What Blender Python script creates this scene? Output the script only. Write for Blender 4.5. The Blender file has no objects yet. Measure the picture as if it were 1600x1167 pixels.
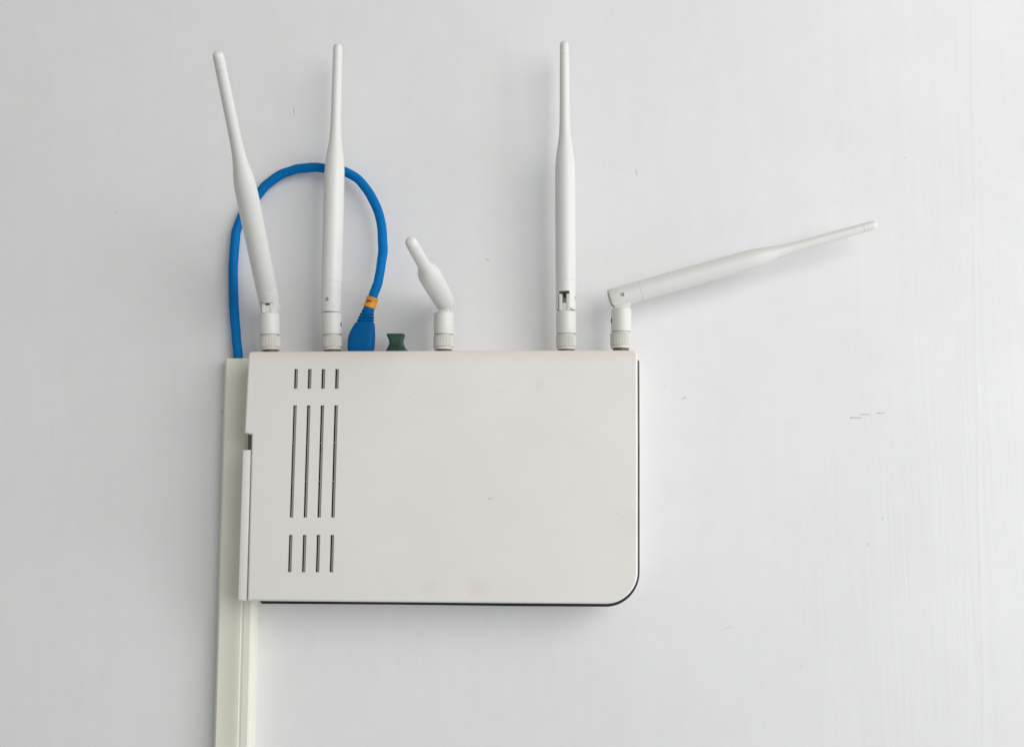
import bpy, bmesh, math, random
from mathutils import Vector, Matrix
from mathutils.geometry import tessellate_polygon
random.seed(7)
scene = bpy.context.scene
COL = scene.collection
R = math.radians

# ------------------------------------------------------------------ camera
F_PX = 1580.0                       # focal length in photo pixels (photo 1600 x 1167)
DIST = 0.63                         # lens to wall, metres
PITCH = R(5.9)
cam_d = bpy.data.cameras.new('camera')
cam = bpy.data.objects.new('camera', cam_d)
COL.objects.link(cam)
cam_d.sensor_fit = 'HORIZONTAL'
cam_d.sensor_width = 36.0
cam_d.lens = 36.0 * F_PX / 1600.0
cam_d.clip_start = 0.01
cam_d.clip_end = 100
CAM = Vector((0, -DIST, 1.5))
cam.location = CAM
cam.rotation_euler = (R(90) + PITCH, 0, 0)
scene.camera = cam
CROT = cam.rotation_euler.to_matrix()


def P(px, py, y=0.0):
    """point of the place seen at photo pixel (px, py) on the plane y (wall is y = 0, room is y < 0)"""
    d = CROT @ Vector(((px - 800.0) / F_PX, -(py - 583.5) / F_PX, -1.0))
    return CAM + d * ((y - CAM.y) / d.y)


# ------------------------------------------------------------------ world, lamps, exposure
world = bpy.data.worlds.new('World')
scene.world = world
world.use_nodes = True
bg = world.node_tree.nodes['Background']
bg.inputs['Color'].default_value = (0.972, 0.985, 0.972, 1)
bg.inputs['Strength'].default_value = 0.33


def area(name, loc, target, w, h, power, col):
    d = bpy.data.lights.new(name, 'AREA')
    d.shape = 'RECTANGLE'
    d.size, d.size_y = w, h
    d.energy = power
    d.color = col
    o = bpy.data.objects.new(name, d)
    COL.objects.link(o)
    o.location = loc
    o.rotation_euler = (Vector(target) - Vector(loc)).to_track_quat('-Z', 'Y').to_euler()
    return o


area('window_light', (1.36, -1.58, 2.08), (0.1, 0, 1.5), 1.7, 1.5, 31.5, (1.0, 0.985, 0.975))
area('low_fill_light', (1.35, -0.42, 1.22), (0.28, 0, 1.42), 0.8, 0.9, 6.8, (0.86, 0.92, 1.0))  # unseen cool fill, added to brighten the lower right wall and soften shadows

scene.view_settings.view_transform = 'Standard'
scene.view_settings.look = 'None'
scene.view_settings.exposure = 0.0
scene.view_settings.gamma = 1.0


# ------------------------------------------------------------------ node helpers
class NT:
    def __init__(self, name):
        self.m = bpy.data.materials.new(name)
        self.m.use_nodes = True
        self.t = self.m.node_tree
        self.b = self.t.nodes['Principled BSDF']
        self.co = None

    def n(self, kind, **kw):
        nd = self.t.nodes.new(kind)
        for k, v in kw.items():
            setattr(nd, k, v)
        return nd

    def link(self, a, b):
        self.t.links.new(a, b)

    def put(self, sock, v):
        if hasattr(v, 'is_linked') or hasattr(v, 'links'):
            self.link(v, sock)
        else:
            sock.default_value = v

    def coord(self):
        if self.co is None:
            self.co = self.n('ShaderNodeTexCoord').outputs['Object']
        return self.co

    def math(self, op, a, b=0.0, c=None, clamp=False):
        nd = self.n('ShaderNodeMath', operation=op, use_clamp=clamp)
        self.put(nd.inputs[0], a)
        self.put(nd.inputs[1], b)
        if c is not None:
            self.put(nd.inputs[2], c)
        return nd.outputs[0]

    def mapped(self, scale, loc=(0, 0, 0)):
        nd = self.n('ShaderNodeMapping')
        self.link(self.coord(), nd.inputs['Vector'])
        nd.inputs['Scale'].default_value = scale
        nd.inputs['Location'].default_value = loc
        return nd.outputs[0]

    def noise(self, scale, detail=3, rough=0.5, vec=None, dist=0.0):
        nd = self.n('ShaderNodeTexNoise')
        self.link(vec if vec is not None else self.coord(), nd.inputs['Vector'])
        nd.inputs['Scale'].default_value = scale
        nd.inputs['Detail'].default_value = detail
        nd.inputs['Roughness'].default_value = rough
        nd.inputs['Distortion'].default_value = dist
        return nd.outputs['Fac']

    def ramp(self, v, lo, hi, a=0.0, b=1.0):
        nd = self.n('ShaderNodeMapRange', interpolation_type='SMOOTHSTEP')
        self.put(nd.inputs['Value'], v)
        nd.inputs['From Min'].default_value = lo
        nd.inputs['From Max'].default_value = hi
        nd.inputs['To Min'].default_value = a
        nd.inputs['To Max'].default_value = b
        return nd.outputs['Result']

    def mix(self, fac, a, b):
        nd = self.n('ShaderNodeMix', data_type='RGBA')
        self.put(nd.inputs['Factor'], fac)
        for s, v in ((nd.inputs['A'], a), (nd.inputs['B'], b)):
            self.put(s, tuple(v) + (1,) if isinstance(v, (tuple, list)) and len(v) == 3 else v)
        return nd.outputs['Result']

    def bump(self, height, strength, distance, prev=None):
        nd = self.n('ShaderNodeBump')
        self.put(nd.inputs['Height'], height)
        nd.inputs['Strength'].default_value = strength
        nd.inputs['Distance'].default_value = distance
        if prev is not None:
            self.link(prev, nd.inputs['Normal'])
        return nd.outputs['Normal']


def plastic(name, col, dirt, rough=0.45, grain=2600, grain_d=0.00004, dirt_amt=0.5, speck=True, spec=0.5, mottle=0.03, fine=1.0):
    t = NT(name)
    big = t.noise(14 * fine, 4, 0.6 if fine == 1 else 0.75)
    c = t.mix(t.ramp(big, 0.3, 0.75), tuple(x * (1 - mottle) for x in col), tuple(min(1, x * (1 + mottle)) for x in col))
    d = t.math('MULTIPLY', t.ramp(t.noise(55 * fine, 5, 0.65), 0.60 if fine == 1 else 0.5, 0.82), dirt_amt)
    c = t.mix(d, c, dirt)
    if speck:
        s = t.ramp(t.noise(420, 2, 0.5), 0.765, 0.80)
        c = t.mix(t.math('MULTIPLY', s, 0.45), c, tuple(x * 0.35 for x in dirt))
    t.link(c, t.b.inputs['Base Color'])
    r = t.ramp(t.noise(70, 4, 0.6), 0.3, 0.7, rough - 0.06, rough + 0.08)
    t.link(r, t.b.inputs['Roughness'])
    t.b.inputs['Specular IOR Level'].default_value = spec
    t.link(t.bump(t.noise(grain, 2, 0.6), 0.35, grain_d), t.b.inputs['Normal'])
    return t.m


M = {}
M['cover'] = plastic('cover_plastic', (0.838, 0.812, 0.772), (0.72, 0.62, 0.52), 0.50, 2200, 0.00006, 0.30, mottle=0.022)
YF_ = -0.036
_m = M['cover']
_t = NT.__new__(NT)
_t.m, _t.t, _t.b, _t.co = _m, _m.node_tree, _m.node_tree.nodes['Principled BSDF'], None
_sep = _t.n('ShaderNodeSeparateXYZ')
_t.link(_t.coord(), _sep.inputs[0])
_zt = P(690, 548, -0.0346).z
_band = _t.ramp(_t.math('ADD', _sep.outputs['Z'], _t.math('MULTIPLY', _t.noise(30, 4, 0.6), 0.006)), _zt - 0.006, _zt + 0.003)
_old = _t.b.inputs['Base Color'].links[0].from_socket
_c = _t.mix(_t.math('MULTIPLY', _band, 0.55), _old, (0.76, 0.66, 0.56))
_wob = _t.noise(180, 3, 0.6)
for _px, _py, _r, _s, _k in ((672, 914, 17, 0.16, (0.5, 0.47, 0.42)), (748, 917, 20, 0.20, (0.5, 0.42, 0.36)), (985, 820, 26, 0.15, (0.66, 0.5, 0.42)),
                             (764, 778.5, 2.2, 0.5, (0.25, 0.24, 0.22)), (769, 779, 1.5, 0.4, (0.25, 0.24, 0.22)), (796, 779, 1.5, 0.35, (0.25, 0.24, 0.22)),
                             (423, 660, 1.6, 0.5, (0.25, 0.24, 0.22)), (868, 916, 1.6, 0.4, (0.3, 0.25, 0.2)), (640, 620, 1.4, 0.3, (0.3, 0.27, 0.23)),
                             (905, 700, 1.3, 0.3, (0.3, 0.27, 0.23)), (560, 905, 1.3, 0.3, (0.3, 0.27, 0.23)), (842, 600, 12, 0.10, (0.5, 0.45, 0.38))):
    _q = P(_px, _py, YF_)
    _dx, _dz = _t.math('SUBTRACT', _sep.outputs['X'], _q.x), _t.math('SUBTRACT', _sep.outputs['Z'], _q.z)
    _d = _t.math('SQRT', _t.math('ADD', _t.math('MULTIPLY', _dx, _dx), _t.math('MULTIPLY', _dz, _dz)))
    _m = _r * 0.00042
    _d = _t.math('ADD', _d, _t.math('MULTIPLY', _t.math('SUBTRACT', _wob, 0.5), _m * 1.6))
    _c = _t.mix(_t.math('MULTIPLY', _t.ramp(_d, _m, _m * 0.1), _s * 0.65), _c, _k)
_t.link(_c, _t.b.inputs['Base Color'])
M['shell'] = plastic('shell_plastic', (0.80, 0.79, 0.76), (0.6, 0.55, 0.45), 0.5)
M['antenna'] = plastic('antenna_plastic', (0.765, 0.765, 0.73), (0.58, 0.57, 0.46), 0.42, 1800, 0.00003, 0.22, mottle=0.02)
M['base'] = plastic('base_plastic', (0.73, 0.73, 0.695), (0.54, 0.49, 0.38), 0.45, 1800, 0.00003, 0.3, mottle=0.02)
M['nut'] = plastic('nut_plastic', (0.665, 0.66, 0.615), (0.45, 0.34, 0.25), 0.5, 1800, 0.00003, 0.5, mottle=0.04)
M['thread'] = plastic('thread_metal', (0.10, 0.075, 0.05), (0.03, 0.025, 0.02), 0.5, dirt_amt=0.6, speck=False)
M['pin'] = plastic('pin_plastic', (0.42, 0.41, 0.39), (0.2, 0.18, 0.15), 0.4, dirt_amt=0.4, speck=False)
M['black'] = plastic('black_rubber', (0.012, 0.012, 0.016), (0.04, 0.04, 0.04), 0.38, dirt_amt=0.2, speck=False)
M['dark'] = plastic('vent_shade_black', (0.012, 0.011, 0.011), (0.02, 0.02, 0.02), 0.8, dirt_amt=0.2, speck=False, spec=0.1)  # near-black, so the vent interior's darkness is put into the colour
M['louvre'] = plastic('louvre_plastic', (0.55, 0.52, 0.51), (0.16, 0.14, 0.13), 0.6, dirt_amt=0.55, speck=False, mottle=0.08)
M['recess'] = plastic('recess_shade', (0.20, 0.185, 0.16), (0.1, 0.09, 0.07), 0.6, speck=False)  # grey-brown holding the shade of the side notch
M['duct'] = plastic('duct_plastic', (0.835, 0.825, 0.705), (0.64, 0.58, 0.42), 0.4, 1500, 0.00002, 0.22, mottle=0.03)
M['cable'] = plastic('cable_jacket', (0.0, 0.165, 0.48), (0.001, 0.11, 0.31), 0.55, 1200, 0.00008, 0.4, speck=False, mottle=0.06, spec=0.1)
M['boot'] = plastic('boot_rubber', (0.001, 0.115, 0.345), (0.003, 0.075, 0.22), 0.55, 1200, 0.00006, 0.4, speck=False, mottle=0.05, spec=0.1)
M['orange'] = plastic('marker_plastic', (0.82, 0.315, 0.015), (0.55, 0.18, 0.02), 0.4, dirt_amt=0.4, speck=False)
M['ink'] = plastic('printed_ink', (0.02, 0.012, 0.01), (0.05, 0.03, 0.02), 0.5, speck=False)
M['navy_ink'] = plastic('navy_ink', (0.02, 0.025, 0.06), (0.05, 0.05, 0.1), 0.5, speck=False)
M['green'] = plastic('green_plastic', (0.024, 0.082, 0.056), (0.085, 0.125, 0.10), 0.5, 700, 0.00015, 0.9, speck=False, mottle=0.5, fine=8.0)


# ------------------------------------------------------------------ wall material
def wall_material():
    t = NT('wall_paint')
    sep = t.n('ShaderNodeSeparateXYZ')
    t.link(t.coord(), sep.inputs[0])
    X, Z = sep.outputs['X'], sep.outputs['Z']
    col = t.mix(t.ramp(t.noise(5.5, 5, 0.6), 0.3, 0.72), (0.797, 0.797, 0.797), (0.836, 0.836, 0.838))
    col = t.mix(t.math('MULTIPLY', t.ramp(t.noise(38, 4, 0.6), 0.5, 0.75), 0.35), col, (0.80, 0.79, 0.785))
    # worn marks: tapering pencil ticks, scuffs and smudges where the wall has them
    wob = t.noise(900, 3, 0.6)
    marks = [((459.0, 168), (459.6, 180), 0.9, 0.45), ((994, 266), (995.0, 274), 1.3, 0.27), ((992, 278), (990.5, 282), 1.0, 0.10),
             ((761, 405.5), (763, 406.5), 1.2, 0.5), ((996, 243.5), (997, 244), 1.2, 0.14),
             ((1329, 652.5), (1345, 653), 1.1, 0.55), ((1344, 647.5), (1359, 647.3), 0.9, 0.5),
             ((1369, 646), (1382, 644.5), 1.0, 0.34), ((1372, 644.5), (1376, 647), 1.2, 0.25),
             ((1066, 623), (1071, 621), 1.5, 0.32), ((1036, 603), (1041, 602), 1.0, 0.14),
             ((1378, 811), (1380, 808), 1.2, 0.28), ((1355, 849), (1357, 852), 1.3, 0.25), ((1134, 981), (1143, 978), 0.8, 0.22),
             ((1413, 246), (1415, 247), 1.0, 0.25), ((345, 643), (351, 644), 1.0, 0.25), ((352, 652), (354, 646), 1.0, 0.22),
             ((944, 260), (945, 261), 1.0, 0.2), ((1200, 470), (1201, 471), 0.9, 0.18), ((180, 330), (181, 333), 0.9, 0.2),
             ((205, 806), (207, 806), 0.8, 0.2), ((1250, 1040), (1253, 1041), 0.9, 0.2)]
    for a, b, w, s in marks:
        A, B = P(*a), P(*b)
        bx, bz = B.x - A.x, B.z - A.z
        L2 = bx * bx + bz * bz
        dx, dz = t.math('SUBTRACT', X, A.x), t.math('SUBTRACT', Z, A.z)
        h = t.math('ADD', t.math('MULTIPLY', dx, bx / L2), t.math('MULTIPLY', dz, bz / L2), clamp=True)
        ex = t.math('SUBTRACT', dx, t.math('MULTIPLY', h, bx))
        ez = t.math('SUBTRACT', dz, t.math('MULTIPLY', h, bz))
        dd = t.math('SQRT', t.math('ADD', t.math('MULTIPLY', ex, ex), t.math('MULTIPLY', ez, ez)))
        dd = t.math('ADD', dd, t.math('MULTIPLY', t.math('SUBTRACT', wob, 0.5), 0.0011 * w))
        wm = w * 0.0004
        fac = t.math('MULTIPLY', t.ramp(dd, wm * 1.5, wm * 0.15), s)
        col = t.mix(fac, col, (0.16, 0.15, 0.14))
    spot = t.n('ShaderNodeTexNoise')
    t.link(t.coord(), spot.inputs['Vector'])
    spot.inputs['Scale'].default_value = 95
    spot.inputs['Detail'].default_value = 3
    tint = t.mix(0.05, (1, 1, 1), spot.outputs['Color'])
    mm = t.n('ShaderNodeMix', data_type='RGBA', blend_type='MULTIPLY')
    mm.inputs['Factor'].default_value = 1.0
    t.link(col, mm.inputs['A'])
    t.link(tint, mm.inputs['B'])
    bright = t.n('ShaderNodeBrightContrast')
    t.link(mm.outputs['Result'], bright.inputs[0])
    bright.inputs['Bright'].default_value = 0.02
    col = bright.outputs[0]
    t.link(col, t.b.inputs['Base Color'])
    t.link(t.ramp(t.noise(30, 3, 0.5), 0.3, 0.7, 0.45, 0.6), t.b.inputs['Roughness'])
    t.b.inputs['Specular IOR Level'].default_value = 0.3
    # relief: brush strokes running down the wall, thickest to the right, and a paint ridge
    lean = t.math('ADD', X, t.math('MULTIPLY', Z, 0.012))
    cmb = t.n('ShaderNodeCombineXYZ')
    t.link(t.math('MULTIPLY', lean, 1.0), cmb.inputs[0])
    t.link(t.math('MULTIPLY', Z, 0.022), cmb.inputs[2])
    st = t.noise(330, 3, 0.62, cmb.outputs[0], 0.15)
    patch = t.ramp(t.noise(7, 2, 0.5, t.mapped((1.6, 1, 0.5))), 0.32, 0.68)
    xm = t.ramp(t.math('ADD', X, t.math('MULTIPLY', Z, -0.28)), -0.30, -0.10, 0.10, 1.0)
    h1 = t.math('MULTIPLY', t.math('MULTIPLY', st, t.math('ADD', t.math('MULTIPLY', patch, 0.6), 0.4)), xm)
    nrm = t.bump(h1, 0.75, 0.00026)
    cmb2 = t.n('ShaderNodeCombineXYZ')
    t.link(lean, cmb2.inputs[0])
    t.link(t.math('MULTIPLY', Z, 0.10), cmb2.inputs[2])
    nrm = t.bump(t.noise(60, 3, 0.5, cmb2.outputs[0], 0.3), 0.35, 0.0006, nrm)
    ridge = None
    for (a, b, w, s) in (((1518, 0), (1535, 1075), 0.0009, 1.0), ((1497, 0), (1512, 1075), 0.0007, 0.4)):
        A, B = P(*a), P(*b)
        k = (B.x - A.x) / (B.z - A.z)
        d = t.math('SUBTRACT', X, t.math('ADD', t.math('MULTIPLY', Z, k), A.x - A.z * k))
        d = t.math('ADD', d, t.math('MULTIPLY', t.math('SUBTRACT', t.noise(16, 2, 0.5), 0.5), 0.004))
        r = t.math('MULTIPLY', t.ramp(t.math('ABSOLUTE', d), w * 2.2, 0.0), s)
        ridge = r if ridge is None else t.math('ADD', ridge, r)
    nrm = t.bump(ridge, 0.28, 0.00016, nrm)
    nrm = t.bump(t.noise(260, 4, 0.6), 0.22, 0.0002, nrm)
    t.link(nrm, t.b.inputs['Normal'])
    return t.m


# ------------------------------------------------------------------ object helpers
def mesh_from(bm, name, mat, smooth=None):
    bmesh.ops.recalc_face_normals(bm, faces=bm.faces[:])
    me = bpy.data.meshes.new(name)
    bm.to_mesh(me)
    bm.free()
    me.materials.append(mat)
    if smooth is not None:
        me.polygons.foreach_set('use_smooth', [True] * len(me.polygons))
        me.set_sharp_from_angle(angle=R(smooth))
    return me


def obj(name, me, parent=None, mw=None):
    o = bpy.data.objects.new(name, me)
    COL.objects.link(o)
    if parent is not None:
        o.parent = parent
    if mw is not None:
        o.matrix_local = (WM[parent].inverted() @ mw) if parent is not None else mw
        WM[o] = mw
    else:
        WM[o] = WM[parent].copy() if parent is not None else Matrix.Identity(4)
    return o


WM = {}


def tag(o, label, cat, group=None):
    o['label'] = label
    o['category'] = cat
    if group:
        o['group'] = group


def thing(name, loc, label, cat):
    o = bpy.data.objects.new(name, None)
    o.empty_display_size = 0.03
    COL.objects.link(o)
    o.location = loc
    WM[o] = Matrix.Translation(loc)
    tag(o, label, cat)
    return o


def add_box(bm, x0, x1, y0, y1, z0, z1, bev=0.0):
    r = bmesh.ops.create_cube(bm, size=1)
    vs = r['verts']
    for v in vs:
        v.co = Vector((x0 + (v.co.x + .5) * (x1 - x0), y0 + (v.co.y + .5) * (y1 - y0), z0 + (v.co.z + .5) * (z1 - z0)))
    if bev:
        es = list({e for v in vs for e in v.link_edges})
        bmesh.ops.bevel(bm, geom=es, offset=bev, segments=2, affect='EDGES', profile=0.6)


def add_lathe(bm, prof, seg=48, wob=None, cap=True):
    rings = []
    for r, z in prof:
        ring = []
        for i in range(seg):
            a = 2 * math.pi * i / seg
            rr = r * (wob(i, z) if wob else 1)
            ring.append(bm.verts.new((rr * math.cos(a), rr * math.sin(a), z)))
        rings.append(ring)
    for a, b in zip(rings, rings[1:]):
        for i in range(seg):
            j = (i + 1) % seg
            bm.faces.new((a[i], a[j], b[j], b[i]))
    if cap:
        bm.faces.new(rings[0])
        bm.faces.new(rings[-1])


def loft(bm, rings, close_ends=True, closed=True):
    vr = [[bm.verts.new(p) for p in r] for r in rings]
    n = len(vr[0])
    for a, b in zip(vr, vr[1:]):
        for i in range(n if closed else n - 1):
            j = (i + 1) % n
            bm.faces.new((a[i], a[j], b[j], b[i]))
    if close_ends:
        bm.faces.new(vr[0])
        bm.faces.new(vr[-1])
    return vr


def inset(poly, d):
    """poly: list of (x, z), any orientation; positive d moves inward"""
    n = len(poly)
    area2 = sum(poly[i][0] * poly[(i + 1) % n][1] - poly[(i + 1) % n][0] * poly[i][1] for i in range(n))
    s = 1 if area2 > 0 else -1
    out = []
    for i in range(n):
        p0, p1, p2 = Vector(poly[i - 1]), Vector(poly[i]), Vector(poly[(i + 1) % n])
        e1, e2 = (p1 - p0).normalized(), (p2 - p1).normalized()
        n1, n2 = Vector((-e1.y, e1.x)) * s, Vector((-e2.y, e2.x)) * s
        m = (n1 + n2)
        m = m / max(0.35, m.dot(n1))
        out.append((p1.x + m.x * d, p1.y + m.y * d))
    return out


def arc(cx, cy, rx, ry, a0, a1, n):
    return [(cx + rx * math.cos(R(a0 + (a1 - a0) * i / n)), cy - ry * math.sin(R(a0 + (a1 - a0) * i / n))) for i in range(n + 1)]


def prism(bm, poly, y0, y1, bev=0.0):
    if bev:
        rings = [[(x, y1, z) for x, z in poly], [(x, y0 + bev, z) for x, z in poly],
                 [(x, y0 + bev * .3, z) for x, z in inset(poly, bev * .3)], [(x, y0, z) for x, z in inset(poly, bev)]]
    else:
        rings = [[(x, y1, z) for x, z in poly], [(x, y0, z) for x, z in poly]]
    loft(bm, rings)


def px_poly(pts, y):
    return [(P(a, b, y).x, P(a, b, y).z) for a, b in pts]


def boolean(me, cutters, name, mat, smooth=30):
    """cut meshes out of a mesh with the boolean modifier and return the result as a new mesh"""
    tmp = bpy.data.objects.new('tmp', me)
    COL.objects.link(tmp)
    cs = []
    for c in cutters:
        o = bpy.data.objects.new('tmp_cut', c)
        COL.objects.link(o)
        md = tmp.modifiers.new('b', 'BOOLEAN')
        md.operation = 'DIFFERENCE'
        md.solver = 'EXACT'
        md.object = o
        cs.append(o)
    bpy.context.view_layer.update()
    dg = bpy.context.evaluated_depsgraph_get()
    res = bpy.data.meshes.new_from_object(tmp.evaluated_get(dg))
    for o in [tmp] + cs:
        bpy.data.objects.remove(o)
    res.name = name
    res.materials.clear()
    res.materials.append(mat)
    res.polygons.foreach_set('use_smooth', [True] * len(res.polygons))
    res.polygons.foreach_set('material_index', [0] * len(res.polygons))
    res.set_sharp_from_angle(angle=R(smooth))
    return res


# ------------------------------------------------------------------ the wall
bm = bmesh.new()
add_box(bm, -2.6, 2.6, 0.0, 0.12, 0.0, 3.0)
wall = obj('wall', mesh_from(bm, 'wall', wall_material()))
wall['kind'] = 'structure'

# ------------------------------------------------------------------ the router
YF = -0.036           # front face
YA = -0.020           # plane of the antenna axes
router = thing('router', P(690, 943, -0.02), 'white wall-mounted router with five antennas and rows of vent slots', 'router')

outline_px = [(394, 549.6)] + [(600, 548.6), (800, 547.8)] + arc(988, 555.5, 8, 8, 90, 0, 6) + [(996.3, 700), (996.4, 893)] \
    + arc(946.5, 893, 49.9, 50, 0, -90, 18)[1:] + [(800, 942), (600, 940.2), (387, 938.3)] \
    + [(393.8, 679.5), (382.2, 677), (388.4, 556)] + arc(394.2, 555.4, 5.8, 5.8, 180, 90, 4)[1:-1]
YO = YF + 0.0014
outl = px_poly(outline_px, YO)
bm = bmesh.new()
rings = [[(x, -0.0252, z) for x, z in inset(outl, 0.002)], [(x, YO + 0.004, z) for x, z in inset(outl, 0.002)],]
inner = [[(x, -0.0252, z) for x, z in inset(outl, 0.002)], [(x, YF + 0.002, z) for x, z in inset(outl, 0.002)]]
outer = [[(x, -0.0252, z) for x, z in outl]]
for a in (0, 22, 45, 68, 90):
    ins = 0.0013 * (1 - math.cos(R(a)))
    outer.append([(x, YO - 0.0014 * math.sin(R(a)), z) for x, z in inset(outl, ins)])
vo = loft(bm, outer, close_ends=False)
vi = loft(bm, inner, close_ends=False)
n = len(outl)
for i in range(n):
    j = (i + 1) % n
    bm.faces.new((vo[0][i], vo[0][j], vi[0][j], vi[0][i]))
# vent slots
slots = []
for (ya, yb) in ((576.6, 607.3), (633.2, 808.3), (835.4, 893.7)):
    for k in range(4):
        def lx(y, k=k):
            l0 = 459.6 + k * 21.35 + (576 - y) * (0.0326 - 0.0012 * k)
            return l0
        slots.append((k, lx, ya, yb))
hole_loops = []
for k, lx, ya, yb in slots:
    w = 6.1
    hole_loops.append([P(lx(ya), ya, YF), P(lx(ya) + w, ya, YF), P(lx(yb) + w, yb, YF), P(lx(yb), yb, YF)])
fr = [Vector(v.co) for v in vo[-1]]
fr_v = list(vo[-1])
loops = [fr] + hole_loops
allv = fr_v[:]
front_holes = []
for hl in hole_loops:
    vs = [bm.verts.new(p) for p in hl]
    front_holes.append(vs)
    allv += vs
for tri in tessellate_polygon([[Vector((p.x, p.z, 0)) for p in l] for l in loops]):
    try:
        bm.faces.new([allv[i] for i in tri])
    except ValueError:
        pass
# back face of the front plate, with slot walls between
bk = list(vi[-1])
allb = bk[:]
for vs in front_holes:
    b = [bm.verts.new(v.co + Vector((0, 0.002, 0))) for v in vs]
    for i in range(4):
        bm.faces.new((vs[i], vs[(i + 1) % 4], b[(i + 1) % 4], b[i]))
    allb += b
for tri in tessellate_polygon([[Vector((v.co.x, v.co.z, 0)) for v in l] for l in ([bk] + [allb[n + 4 * i:n + 4 * i + 4] for i in range(12)])]):
    try:
        bm.faces.new([allb[i] for i in tri])
    except ValueError:
        pass
cover = obj('front_cover', mesh_from(bm, 'front_cover', M['cover']), router, Matrix.Identity(4))
me = cover.data
for p in me.polygons:
    p.use_smooth = abs(p.normal.y) < 0.985 and p.center.y < YO + 0.002
me.set_sharp_from_angle(angle=R(35))
flat = {}
for p in me.polygons:
    for k in p.edge_keys:
        flat.setdefault(k, []).append(abs(p.normal.y) > 0.999)
for e in me.edges:
    f = flat.get(tuple(sorted(e.vertices)), [])
    if any(f) and not all(f):
        e.use_edge_sharp = True

# grey louvre ledge inside every slot
for k, lx, ya, yb in slots:
    bm = bmesh.new()
    yl, yr = YF + 0.0011, YF + 0.006
    lo, hi = 3.0, 8.0
    q = [(lx(ya) + lo, ya - 0.6), (lx(ya) + hi, ya - 0.6), (lx(yb) + hi, yb + 0.6), (lx(yb) + lo, yb + 0.6)]
    prism(bm, px_poly(q, YF + 0.0021), YF + 0.0021, yr)
    if yb - ya > 100:
        for rb in (691.8, 751.2):
            q = [(lx(rb) - 0.8, rb - 1.0), (lx(rb) + 3.2, rb - 1.0), (lx(rb) + 3.2, rb + 1.0), (lx(rb) - 0.8, rb + 1.0)]
            prism(bm, px_poly(q, YF + 0.0034), YF + 0.0034, yr)
    obj('vent_louvre', mesh_from(bm, 'vent_louvre', M['louvre']), cover, Matrix.Identity(4))

# black backing plate whose colour stands in for the shade inside the vents
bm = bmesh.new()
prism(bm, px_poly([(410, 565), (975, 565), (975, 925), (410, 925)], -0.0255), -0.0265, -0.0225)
obj('vent_dark_backing', mesh_from(bm, 'vent_dark_backing', M['dark']), router, Matrix.Identity(4))

# end cap on the left, with its gap
bm = bmesh.new()
prism(bm, px_poly([(379.6, 703), (392.2, 702.6), (385.6, 937.9), (371.8, 937.6)], -0.0345), -0.0352, -0.017, 0.0007)
obj('end_cap', mesh_from(bm, 'end_cap', M['cover'], 50), router, Matrix.Identity(4))

# dark block added to carry the shade of the recess behind the notch
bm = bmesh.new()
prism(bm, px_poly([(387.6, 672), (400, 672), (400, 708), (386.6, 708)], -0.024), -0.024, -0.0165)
obj('notch_shade_block', mesh_from(bm, 'notch_shade_block', M['recess']), router, Matrix.Identity(4))

# black trim seam round the right and lower edge
tp = [(995.5, 561), (999.2, 564.5), (999.6, 700), (999.6, 893)] + arc(947, 893, 52.6, 54.6, 0, -90, 18)[1:] + \
     [(800, 946.7), (620, 944.4), (409, 943), (405.2, 938.6)]
ti = [(405, 925), (935, 925), (975, 895), (985, 566)]
bm = bmesh.new()
prism(bm, px_poly(tp + ti, -0.026), -0.026, -0.0215, 0.0004)
obj('trim_seam', mesh_from(bm, 'trim_seam', M['black'], 40), router, Matrix.Identity(4))

# rear shell against the wall
rs = inset(outl, 0.0)
bm = bmesh.new()
rsh = []
for (x, z), (a, b) in zip(outl, outline_px):
    rsh.append((max(x, P(399, 700, YO).x), z))
prism(bm, rsh, -0.0245, 0.0006)
obj('rear_shell', mesh_from(bm, 'rear_shell', M['shell'], 40), router, Matrix.Identity(4))

# ------------------------------------------------------------------ antennas
K = (P(885, 466, YA) - P(884, 466, YA)).length       # metres per photo pixel on the antenna plane
prof = [(15.0, -18.0), (15.6, -17.0), (15.7, 0), (15.8, 27.2), (15.45, 27.6), (15.45, 28.2), (15.9, 28.6), (16.0, 100), (16.0, 170),
        (15.9, 185), (15.6, 200), (15.0, 212), (13.5, 225), (11.0, 240), (9.3, 254), (8.5, 267), (8.1, 280), (7.8, 310), (7.5, 350), (7.3, 379.4)]
tipp = [(5.4, 378.2), (6.9, 379.7), (7.25, 380.1), (7.15, 390), (7.0, 396), (6.4, 399.2), (5.0, 401), (2.6, 401.8), (0.4, 402.0)]
LEN = 402.0 * K * 1.03
bm = bmesh.new()
add_lathe(bm, [(r * K, z * K) for r, z in prof])
rod0 = mesh_from(bm, 'rod0', M['antenna'])
bm = bmesh.new()
add_box(bm, -8.8 * K, 8.8 * K, -30 * K, 11.5 * K, -30 * K, 9.5 * K)
c1 = mesh_from(bm, 'c1', M['antenna'])
bm = bmesh.new()
cp = [(3 * K, -18.6 * K)] + [((3 + 13.5 * math.sin(R(a))) * K, (-5.5 - 13.1 * math.cos(R(a))) * K) for a in range(10, 91, 10)] + [(30 * K, -5.5 * K), (30 * K, -30 * K), (3 * K, -30 * K)]
cp = [(-y, z) for y, z in cp]
loft(bm, [[(-40 * K, y, z) for y, z in cp], [(40 * K, y, z) for y, z in cp]])
c2 = mesh_from(bm, 'c2', M['antenna'])
bm = bmesh.new()
add_lathe(bm, [(3.0 * K, -40 * K), (3.0 * K, 40 * K)], 20)
bmesh.ops.rotate(bm, verts=bm.verts[:], cent=(0, 0, 0), matrix=Matrix.Rotation(R(90), 3, 'Y'))
c3 = mesh_from(bm, 'c3', M['antenna'])
bm = bmesh.new()
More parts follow.
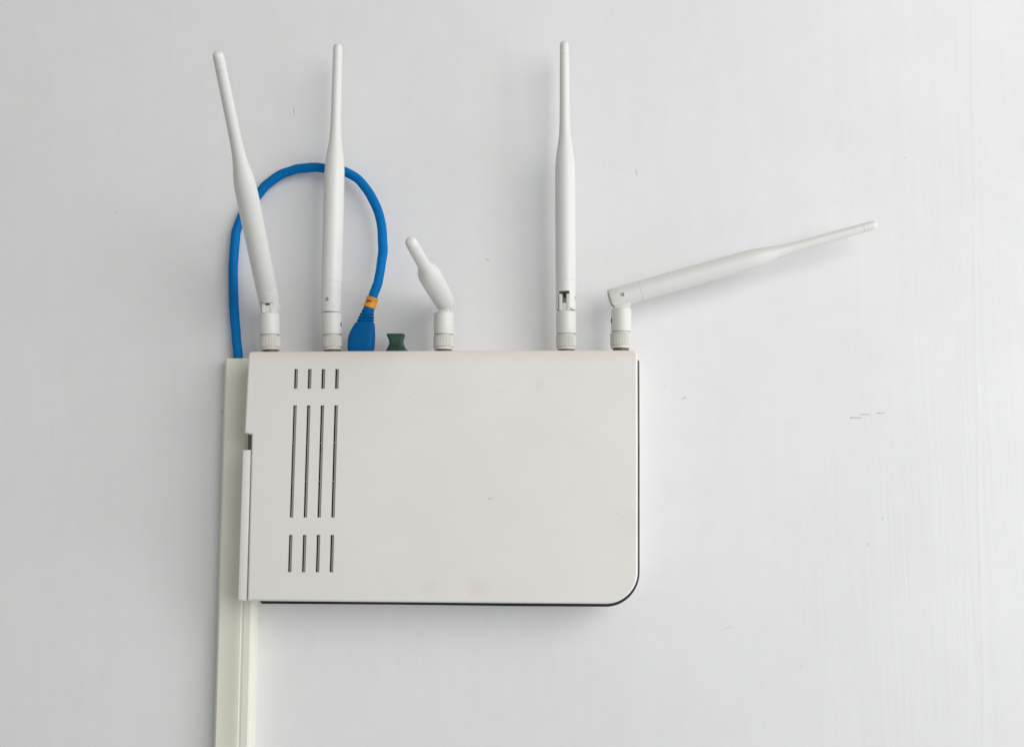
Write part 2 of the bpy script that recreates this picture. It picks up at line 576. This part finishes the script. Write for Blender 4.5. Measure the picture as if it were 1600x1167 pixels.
add_lathe(bm, [(8.2 * K, 5 * K), (8.2 * K, 90 * K)], 24)
c4 = mesh_from(bm, 'c4', M['antenna'])
rod_me = boolean(rod0, [c1, c2, c3, c4], 'antenna', M['antenna'], 32)
bm = bmesh.new()
add_lathe(bm, [(r * K, z * K) for r, z in tipp])
tip_me = mesh_from(bm, 'tip_cap', M['antenna'], 40)
bm = bmesh.new()
add_lathe(bm, [(2.35 * K, -14.6 * K), (2.35 * K, 14.6 * K)], 20)
bmesh.ops.rotate(bm, verts=bm.verts[:], cent=(0, 0, 0), matrix=Matrix.Rotation(R(90), 3, 'Y'))
pin_me = mesh_from(bm, 'hinge_pin', M['pin'], 40)
# swivel base: cylinder with a slotted tongue
bm = bmesh.new()
add_lathe(bm, [(r * K, z * K) for r, z in [(12.0, -56.9), (12.2, -55.4), (15.2, -55.1), (15.6, -54), (15.7, -40), (15.6, -23.4), (15.2, -21.6), (14.4, -20.8), (11, -20.5)]], 48)
for sx in (-1, 1):
    xs = sorted((sx * 8.1 * K, sx * 3.6 * K))
    add_box(bm, xs[0], xs[1], -13.9 * K, 10.6 * K, -20.6 * K, 5.2 * K, 0.8 * K)
add_box(bm, -4.0 * K, 4.0 * K, -13.4 * K, 10.2 * K, -20.7 * K, -9 * K, 0.4 * K)
add_box(bm, -3.9 * K, 3.9 * K, -1.5 * K, 1.5 * K, -9.1 * K, 1 * K)
base_me = mesh_from(bm, 'swivel_base', M['base'], 35)
# knurled nut
bm = bmesh.new()
add_lathe(bm, [(r * K, z * K) for r, z in [(12.0, -56.5), (12.2, -57.0), (15.2, -57.3), (15.7, -58.2)]], 120, cap=False)
add_lathe(bm, [(r * K, z * K) for r, z in [(15.7, -58.2), (15.75, -60), (15.75, -74.5), (15.6, -75.3)]], 120,
          wob=lambda i, z: 1.0 if (z > -59 * K or z < -75 * K) else (0.935 if i % 3 == 0 else 1.0), cap=False)
add_lathe(bm, [(r * K, z * K) for r, z in [(15.6, -75.3), (14.2, -75.7), (14.3, -76.2), (15.1, -76.5), (15.0, -78.6), (14.4, -80.0), (10, -80.4)]], 120, cap=False)
nut_me = mesh_from(bm, 'knurled_nut', M['nut'], 32)
bm = bmesh.new()
add_lathe(bm, [(12.6 * K, -86 * K), (12.4 * K, -79.5 * K)], 32)
thread_me = mesh_from(bm, 'threaded_socket', M['thread'], 40)
# small printed mark wrapped on the base
bm = bmesh.new()
for (a0, a1, z0, z1) in ((-8, 8, -37, -35.6), (-8, -4, -42.5, -36), (3, 8, -42.5, -36), (-8, 8, -40, -38.8)):
    st = []
    for i in range(5):
        a = R(a0 + (a1 - a0) * i / 4)
        st.append((a, z0, z1))
    lo = [(15.82 * K * math.cos(a), 15.82 * K * math.sin(a), z0 * K) for a, _, _ in st]
    hi = [(15.82 * K * math.cos(a), 15.82 * K * math.sin(a), z1 * K) for a, _, _ in st]
    lo_i = [(p[0] * .97, p[1] * .97, p[2]) for p in lo]
    hi_i = [(p[0] * .97, p[1] * .97, p[2]) for p in hi]
    loft(bm, [[lo[i], hi[i], hi_i[i], lo_i[i]] for i in range(5)])
mark_me = mesh_from(bm, 'printed_mark', M['navy_ink'], 40)


def reach(pin, tip_px, near):
    """point on the ray through tip_px that lies LEN from the hinge; near picks the one closer to the lens"""
    d = (P(tip_px[0], tip_px[1], 0) - CAM).normalized()
    oc = CAM - pin
    b = oc.dot(d)
    c = oc.dot(oc) - LEN * LEN
    disc = b * b - c
    if disc < 0:
        return CAM + d * (-b)
    return CAM + d * (-b - math.sqrt(disc) if near else -b + math.sqrt(disc))


# hinge pixel, foot pixel, tip pixel, nearer solution?, roll of rod, roll of base, printed mark angle, label
ants = [
    ((420.5, 471), (422, 547), (339.6, 81.5), True, 0, 0, None, 'slanting antenna leaning to the left, at the left end'),
    ((517.5, 470), (519.5, 547), (527.8, 69.5), None, -106, -106, -14, 'upright antenna standing in front of the blue cable loop'),
    ((693.3, 469), (693.5, 547), (641.5, 377.5), True, 180, 180, None, 'short-looking antenna tipped out towards the viewer'),
    ((884, 466.5), (884.8, 547), (881.6, 65.5), None, -16, -14, None, 'upright antenna on its own in the right half'),
    ((970.8, 463), (971, 545), (1369.5, 350.5), None, 90, 90, -166, 'antenna folded down sideways, pointing right'),
]
for (hp, fp, tp_, near, roll, broll, mk, lab), ft in zip(ants, (547.6, 547.6, 547.2, 546.9, 546.4)):
    pin = P(hp[0], hp[1], YA)
    foot = P(fp[0], fp[1], YA)
    bax = (pin - foot).normalized()
    if near is None:
        tip = P(tp_[0], tp_[1], YA - 0.002)
    else:
        tip = reach(pin, tp_, near)
    ax = (tip - pin)
    print('ANT', lab[:20], 'len ratio', ax.length / LEN, 'tip', tuple(round(v, 3) for v in tip))
    s = ax.length / (402.0 * K)
    ax.normalize()

    def frame(axis, rl):
        # local Y away from the viewer, X to the right, Z along the axis; then rolled about the axis
        yv = Vector((0, 1, 0))
        xv = yv.cross(axis).normalized()
        yv = axis.cross(xv).normalized()
        m = Matrix((xv, yv, axis)).transposed()
        return m @ Matrix.Rotation(R(rl), 3, 'Z')
    if abs(ax.y) > 0.8:                         # rod that points at the viewer: keep its hinge pin level
        xv = Vector((1, 0, 0))
        yv = ax.cross(xv).normalized()
        xv = yv.cross(ax).normalized()
        m = Matrix((xv, yv, ax)).transposed()
    else:
        m = frame(ax, roll)
    mw = Matrix.Translation(pin) @ m.to_4x4() @ Matrix.Diagonal((1, 1, s, 1))
    a = obj('antenna', rod_me, router, mw)
    a['label'] = lab
    zs = (ft - hp[1]) / 79.5
    if mk == -166:
        zs, off = 1.058, 2.5
    else:
        off = 0.0
    bw = Matrix.Translation(pin + bax * off * K) @ frame(bax, broll).to_4x4() @ Matrix.Diagonal((1, 1, zs, 1))
    obj('tip_cap', tip_me, a, mw)
    obj('hinge_pin', pin_me, a, mw)
    obj('swivel_base', base_me, a, bw)
    obj('knurled_nut', nut_me, a, bw @ Matrix.Rotation(R(random.uniform(0, 60)), 4, 'Z'))
    obj('threaded_socket', thread_me, a, bw)
    if mk is not None:
        obj('printed_mark', mark_me, a, Matrix.Translation(pin) @ frame(bax, 0).to_4x4() @ Matrix.Rotation(R(mk), 4, 'Z'))

# ------------------------------------------------------------------ green plug in the top of the router


def super_ring(cx, cy, z, hw, hd, n=32, e=0.35):
    out = []
    for i in range(n):
        a = 2 * math.pi * i / n
        c, s = math.cos(a), math.sin(a)
        out.append((cx + hw * math.copysign(abs(c) ** e, c), cy + hd * math.copysign(abs(s) ** e, s), z))
    return out


pr = [(520.3, 603.6, 630.2), (520.9, 602.8, 631.0), (523.0, 603.2, 630.6), (526.5, 605.0, 629.4), (530, 606.3, 628.7), (533.5, 606.8, 628.6),
      (537, 606.3, 629.6), (540.5, 605.0, 631.2), (544, 603.2, 633.8), (547, 601.8, 637.0), (553, 601.6, 637.4)]
bm = bmesh.new()
rings = []
for y, a, b in pr:
    A, B = P(a, y, YA - .006), P(b, y, YA - .006)
    rings.append(super_ring((A.x + B.x) / 2, YA, A.z, (B.x - A.x) / 2, (B.x - A.x) / 2 * 0.8))
loft(bm, rings)
tag(obj('port_plug', mesh_from(bm, 'port_plug', M['green'], 45)), 'dark green waisted plug standing in the top of the router', 'plug')
# ------------------------------------------------------------------ blue cable
cable = thing('network_cable', P(564, 548, YA), 'blue network cable looping from the router into the white duct', 'cable')


def spline(pts, n=10):
    out = []
    q = [pts[0] * 2 - pts[1]] + pts + [pts[-1] * 2 - pts[-2]]
    for i in range(1, len(q) - 2):
        p0, p1, p2, p3 = q[i - 1:i + 3]
        for k in range(n):
            u = k / n
            out.append(0.5 * ((2 * p1) + (p2 - p0) * u + (2 * p0 - 5 * p1 + 4 * p2 - p3) * u * u + (3 * p1 - p0 - 3 * p2 + p3) * u ** 3))
    out.append(pts[-1])
    return out


def tube(bm, pts, rad, seg=20):
    prev = None
    rings = []
    up = Vector((0, 1, 0))
    for i, p in enumerate(pts):
        t = (pts[min(i + 1, len(pts) - 1)] - pts[max(i - 1, 0)]).normalized()
        a = up.cross(t).normalized()
        b = t.cross(a).normalized()
        r = rad(i / (len(pts) - 1)) if callable(rad) else rad
        rings.append([p + (a * math.cos(2 * math.pi * k / seg) + b * math.sin(2 * math.pi * k / seg)) * r for k in range(seg)])
    loft(bm, rings)


cp = [(575, 492, 20), (580, 472, 20), (585.5, 455, 19.5), (589.8, 444, 19), (595.3, 416, 18), (598.2, 384, 16.5), (594.3, 343, 14.5), (581.5, 310, 12.5),
      (562.5, 283.5, 10.5), (541, 269.5, 9), (508.6, 263.2, 7.6), (484, 262.2, 6.8), (463.4, 264.8, 6), (443, 271.3, 5.4), (424, 283.0, 5.0), (406, 300.5, 4.6), (381, 333, 4.2),
      (369.8, 361, 4), (366.8, 384, 4), (364.3, 430, 4.3), (366, 486, 5.0), (368.6, 520, 5.6), (372.2, 560, 6.4), (371.5, 590, 6.8), (369.5, 640, 6.8)]
pts = [P(a, b, -d / 1000) for a, b, d in cp]
path = spline(pts, 8)
for i_, p_ in enumerate(path[14:-20]):
    p_.x += K * 0.32 * math.sin(i_ * 0.73) * math.sin(i_ * 0.19)
    p_.z += K * 0.4 * math.sin(i_ * 0.61 + 2)
bm = bmesh.new()
RC = 7.45 * K
tube(bm, path, lambda u: RC * (1 + 0.018 * math.sin(u * 70) + 0.012 * math.sin(u * 31 + 1)))
obj('jacket', mesh_from(bm, 'jacket', M['cable'], 60), cable, Matrix.Identity(4))

# strain relief boot on the plug
bs = [(478.5, 577.3, 7.6), (483, 575.8, 8.7), (487, 574.6, 9.6), (490, 573.6, 10.6), (494, 572.8, 11.6), (498, 571.8, 12.6), (502, 570.8, 13.6), (505.5, 570.0, 14.6),
      (511, 568.8, 16.6), (517, 567.2, 18.4), (524, 565.8, 19.8), (531, 565.0, 20.5), (540, 564.4, 20.4), (545, 564.0, 20.1), (547, 564.0, 19.4), (556, 564.0, 19.0)]
bm = bmesh.new()
rings = []
ys = []
for i in range(len(bs) - 1):
    for k in range(4):
        u = k / 4
        ys.append(tuple(bs[i][j] + (bs[i + 1][j] - bs[i][j]) * u for j in range(3)))
ys.append(bs[-1])
for y, c, hw in ys:
    g = 1.0
    if 487.5 < y < 506.5:
        g = 1 - 0.17 * max(0, math.sin((y - 487.5) / 4.75 * 2 * math.pi)) ** 0.7
    p = P(c, y, YA)
    e = 0.62 if y < 505 else 0.5
    rings.append(super_ring(p.x, p.y, p.z + 0.0000, hw * K * g, hw * K * (0.80 if y < 500 else 0.74) * g, 36, e))
loft(bm, rings)
obj('plug_boot', mesh_from(bm, 'plug_boot', M['boot'], 38), cable, Matrix.Identity(4))

# orange numbered clip ring
ca, cb = P(582.6, 464.6, YA), P(577.2, 480.4, YA)
ax = (ca - cb)
H = ax.length
ax.normalize()
tilt = Matrix.Rotation(R(-9), 3, Vector((0, 1, 0)))
ax = (Matrix.Rotation(R(6), 3, 'X') @ ax).normalized()
xv = Vector((0, 1, 0)).cross(ax).normalized()
yv = ax.cross(xv).normalized()
mr = Matrix((xv, yv, ax)).transposed().to_4x4()
mw = Matrix.Translation((ca + cb) / 2) @ mr
bm = bmesh.new()
h = H / 2
add_lathe(bm, [(r * K, z) for r, z in [(7.4, h), (9.0, h), (9.5, h * .9), (9.5, h * .5), (8.9, h * .38), (9.3, h * .25), (9.7, -h * .7), (10.2, -h * .8), (10.0, -h), (7.4, -h), (7.4, h)]], 40, cap=False)
ring = obj('marker_ring', mesh_from(bm, 'marker_ring', M['orange'], 30), cable, mw)
bm = bmesh.new()


def wrap_patch(bm, a0, a1, z0a, z0b, z1a, z1b, r, n=8):
    rr = []
    for i in range(n + 1):
        u = i / n
        a = R(a0 + (a1 - a0) * u)
        lo, hi = z0a + (z0b - z0a) * u, z1a + (z1b - z1a) * u
        c, s = math.cos(a), math.sin(a)
        rr.append([(r * c, r * s, lo), (r * c, r * s, hi), (r * .96 * c, r * .96 * s, hi), (r * .96 * c, r * .96 * s, lo)])
    loft(bm, rr)


rr_ = 9.66 * K
wrap_patch(bm, -127, -76, 0.2 * K, 0.2 * K, 2.1 * K, 2.1 * K, rr_)
wrap_patch(bm, -122, -110, -2.6 * K, -1.2 * K, 0.4 * K, 0.4 * K, rr_, 4)
obj('printed_number', mesh_from(bm, 'printed_number', M['ink'], 40), ring, mw)

# ------------------------------------------------------------------ white duct (trunking) on the wall
duct = thing('cable_duct', P(365, 900, 0), 'cream plastic cable duct running up the wall behind the left end of the router', 'duct')
top0, bot0 = P(355.5, 560.5, -0.013), P(337.5, 1070, -0.013)
T0, B0 = P(379, 560.8, -0.010), P(365, 1070, -0.010)
dirv = (B0 - T0)
dirv.y = 0
dirv.normalize()
side = Vector((0, 1, 0)).cross(dirv)
if side.x < 0:
    side = -side
LD = 0.62
DM = Matrix((side, Vector((0, 1, 0)), -dirv)).transposed().to_4x4()
DM = Matrix.Translation(Vector((T0.x, 0, T0.z))) @ DM      # local x right, y into wall, z up; top end at z = 0


def extrude(bm, sec, z0, z1):
    loft(bm, [[(x / 1000, y / 1000, z0) for x, y in sec], [(x / 1000, y / 1000, z1) for x, y in sec]])


base_sec = [(-10.6, 0.4), (10.6, 0.4), (10.6, -8.8), (9.4, -8.8), (9.4, -1.2), (-9.4, -1.2), (-9.4, -8.8), (-10.6, -8.8)]
bm = bmesh.new()
extrude(bm, base_sec, -LD, -0.0004)
obj('duct_channel', mesh_from(bm, 'duct_channel', M['duct']), duct, DM)
lid_o = [(-12.3, -3.0), (-12.1, -5.2), (-9.2, -12.4), (-8.8, -12.9), (0.2, -13.0), (0.9, -13.25), (4.0, -13.25), (4.5, -12.95), (5.4, -12.95), (5.9, -13.2), (9.6, -13.1),
         (10.6, -12.5), (11.2, -11.2), (11.6, -8.0), (11.6, -4.0)]
lid_i = [(10.75, -4.0), (10.7, -9.2), (8.8, -11.6), (-8.6, -11.6), (-11.4, -4.9), (-11.5, -3.0)]
bm = bmesh.new()
extrude(bm, lid_o + lid_i, -LD, 0.0)
obj('duct_lid', mesh_from(bm, 'duct_lid', M['duct'], 28), duct, DM)
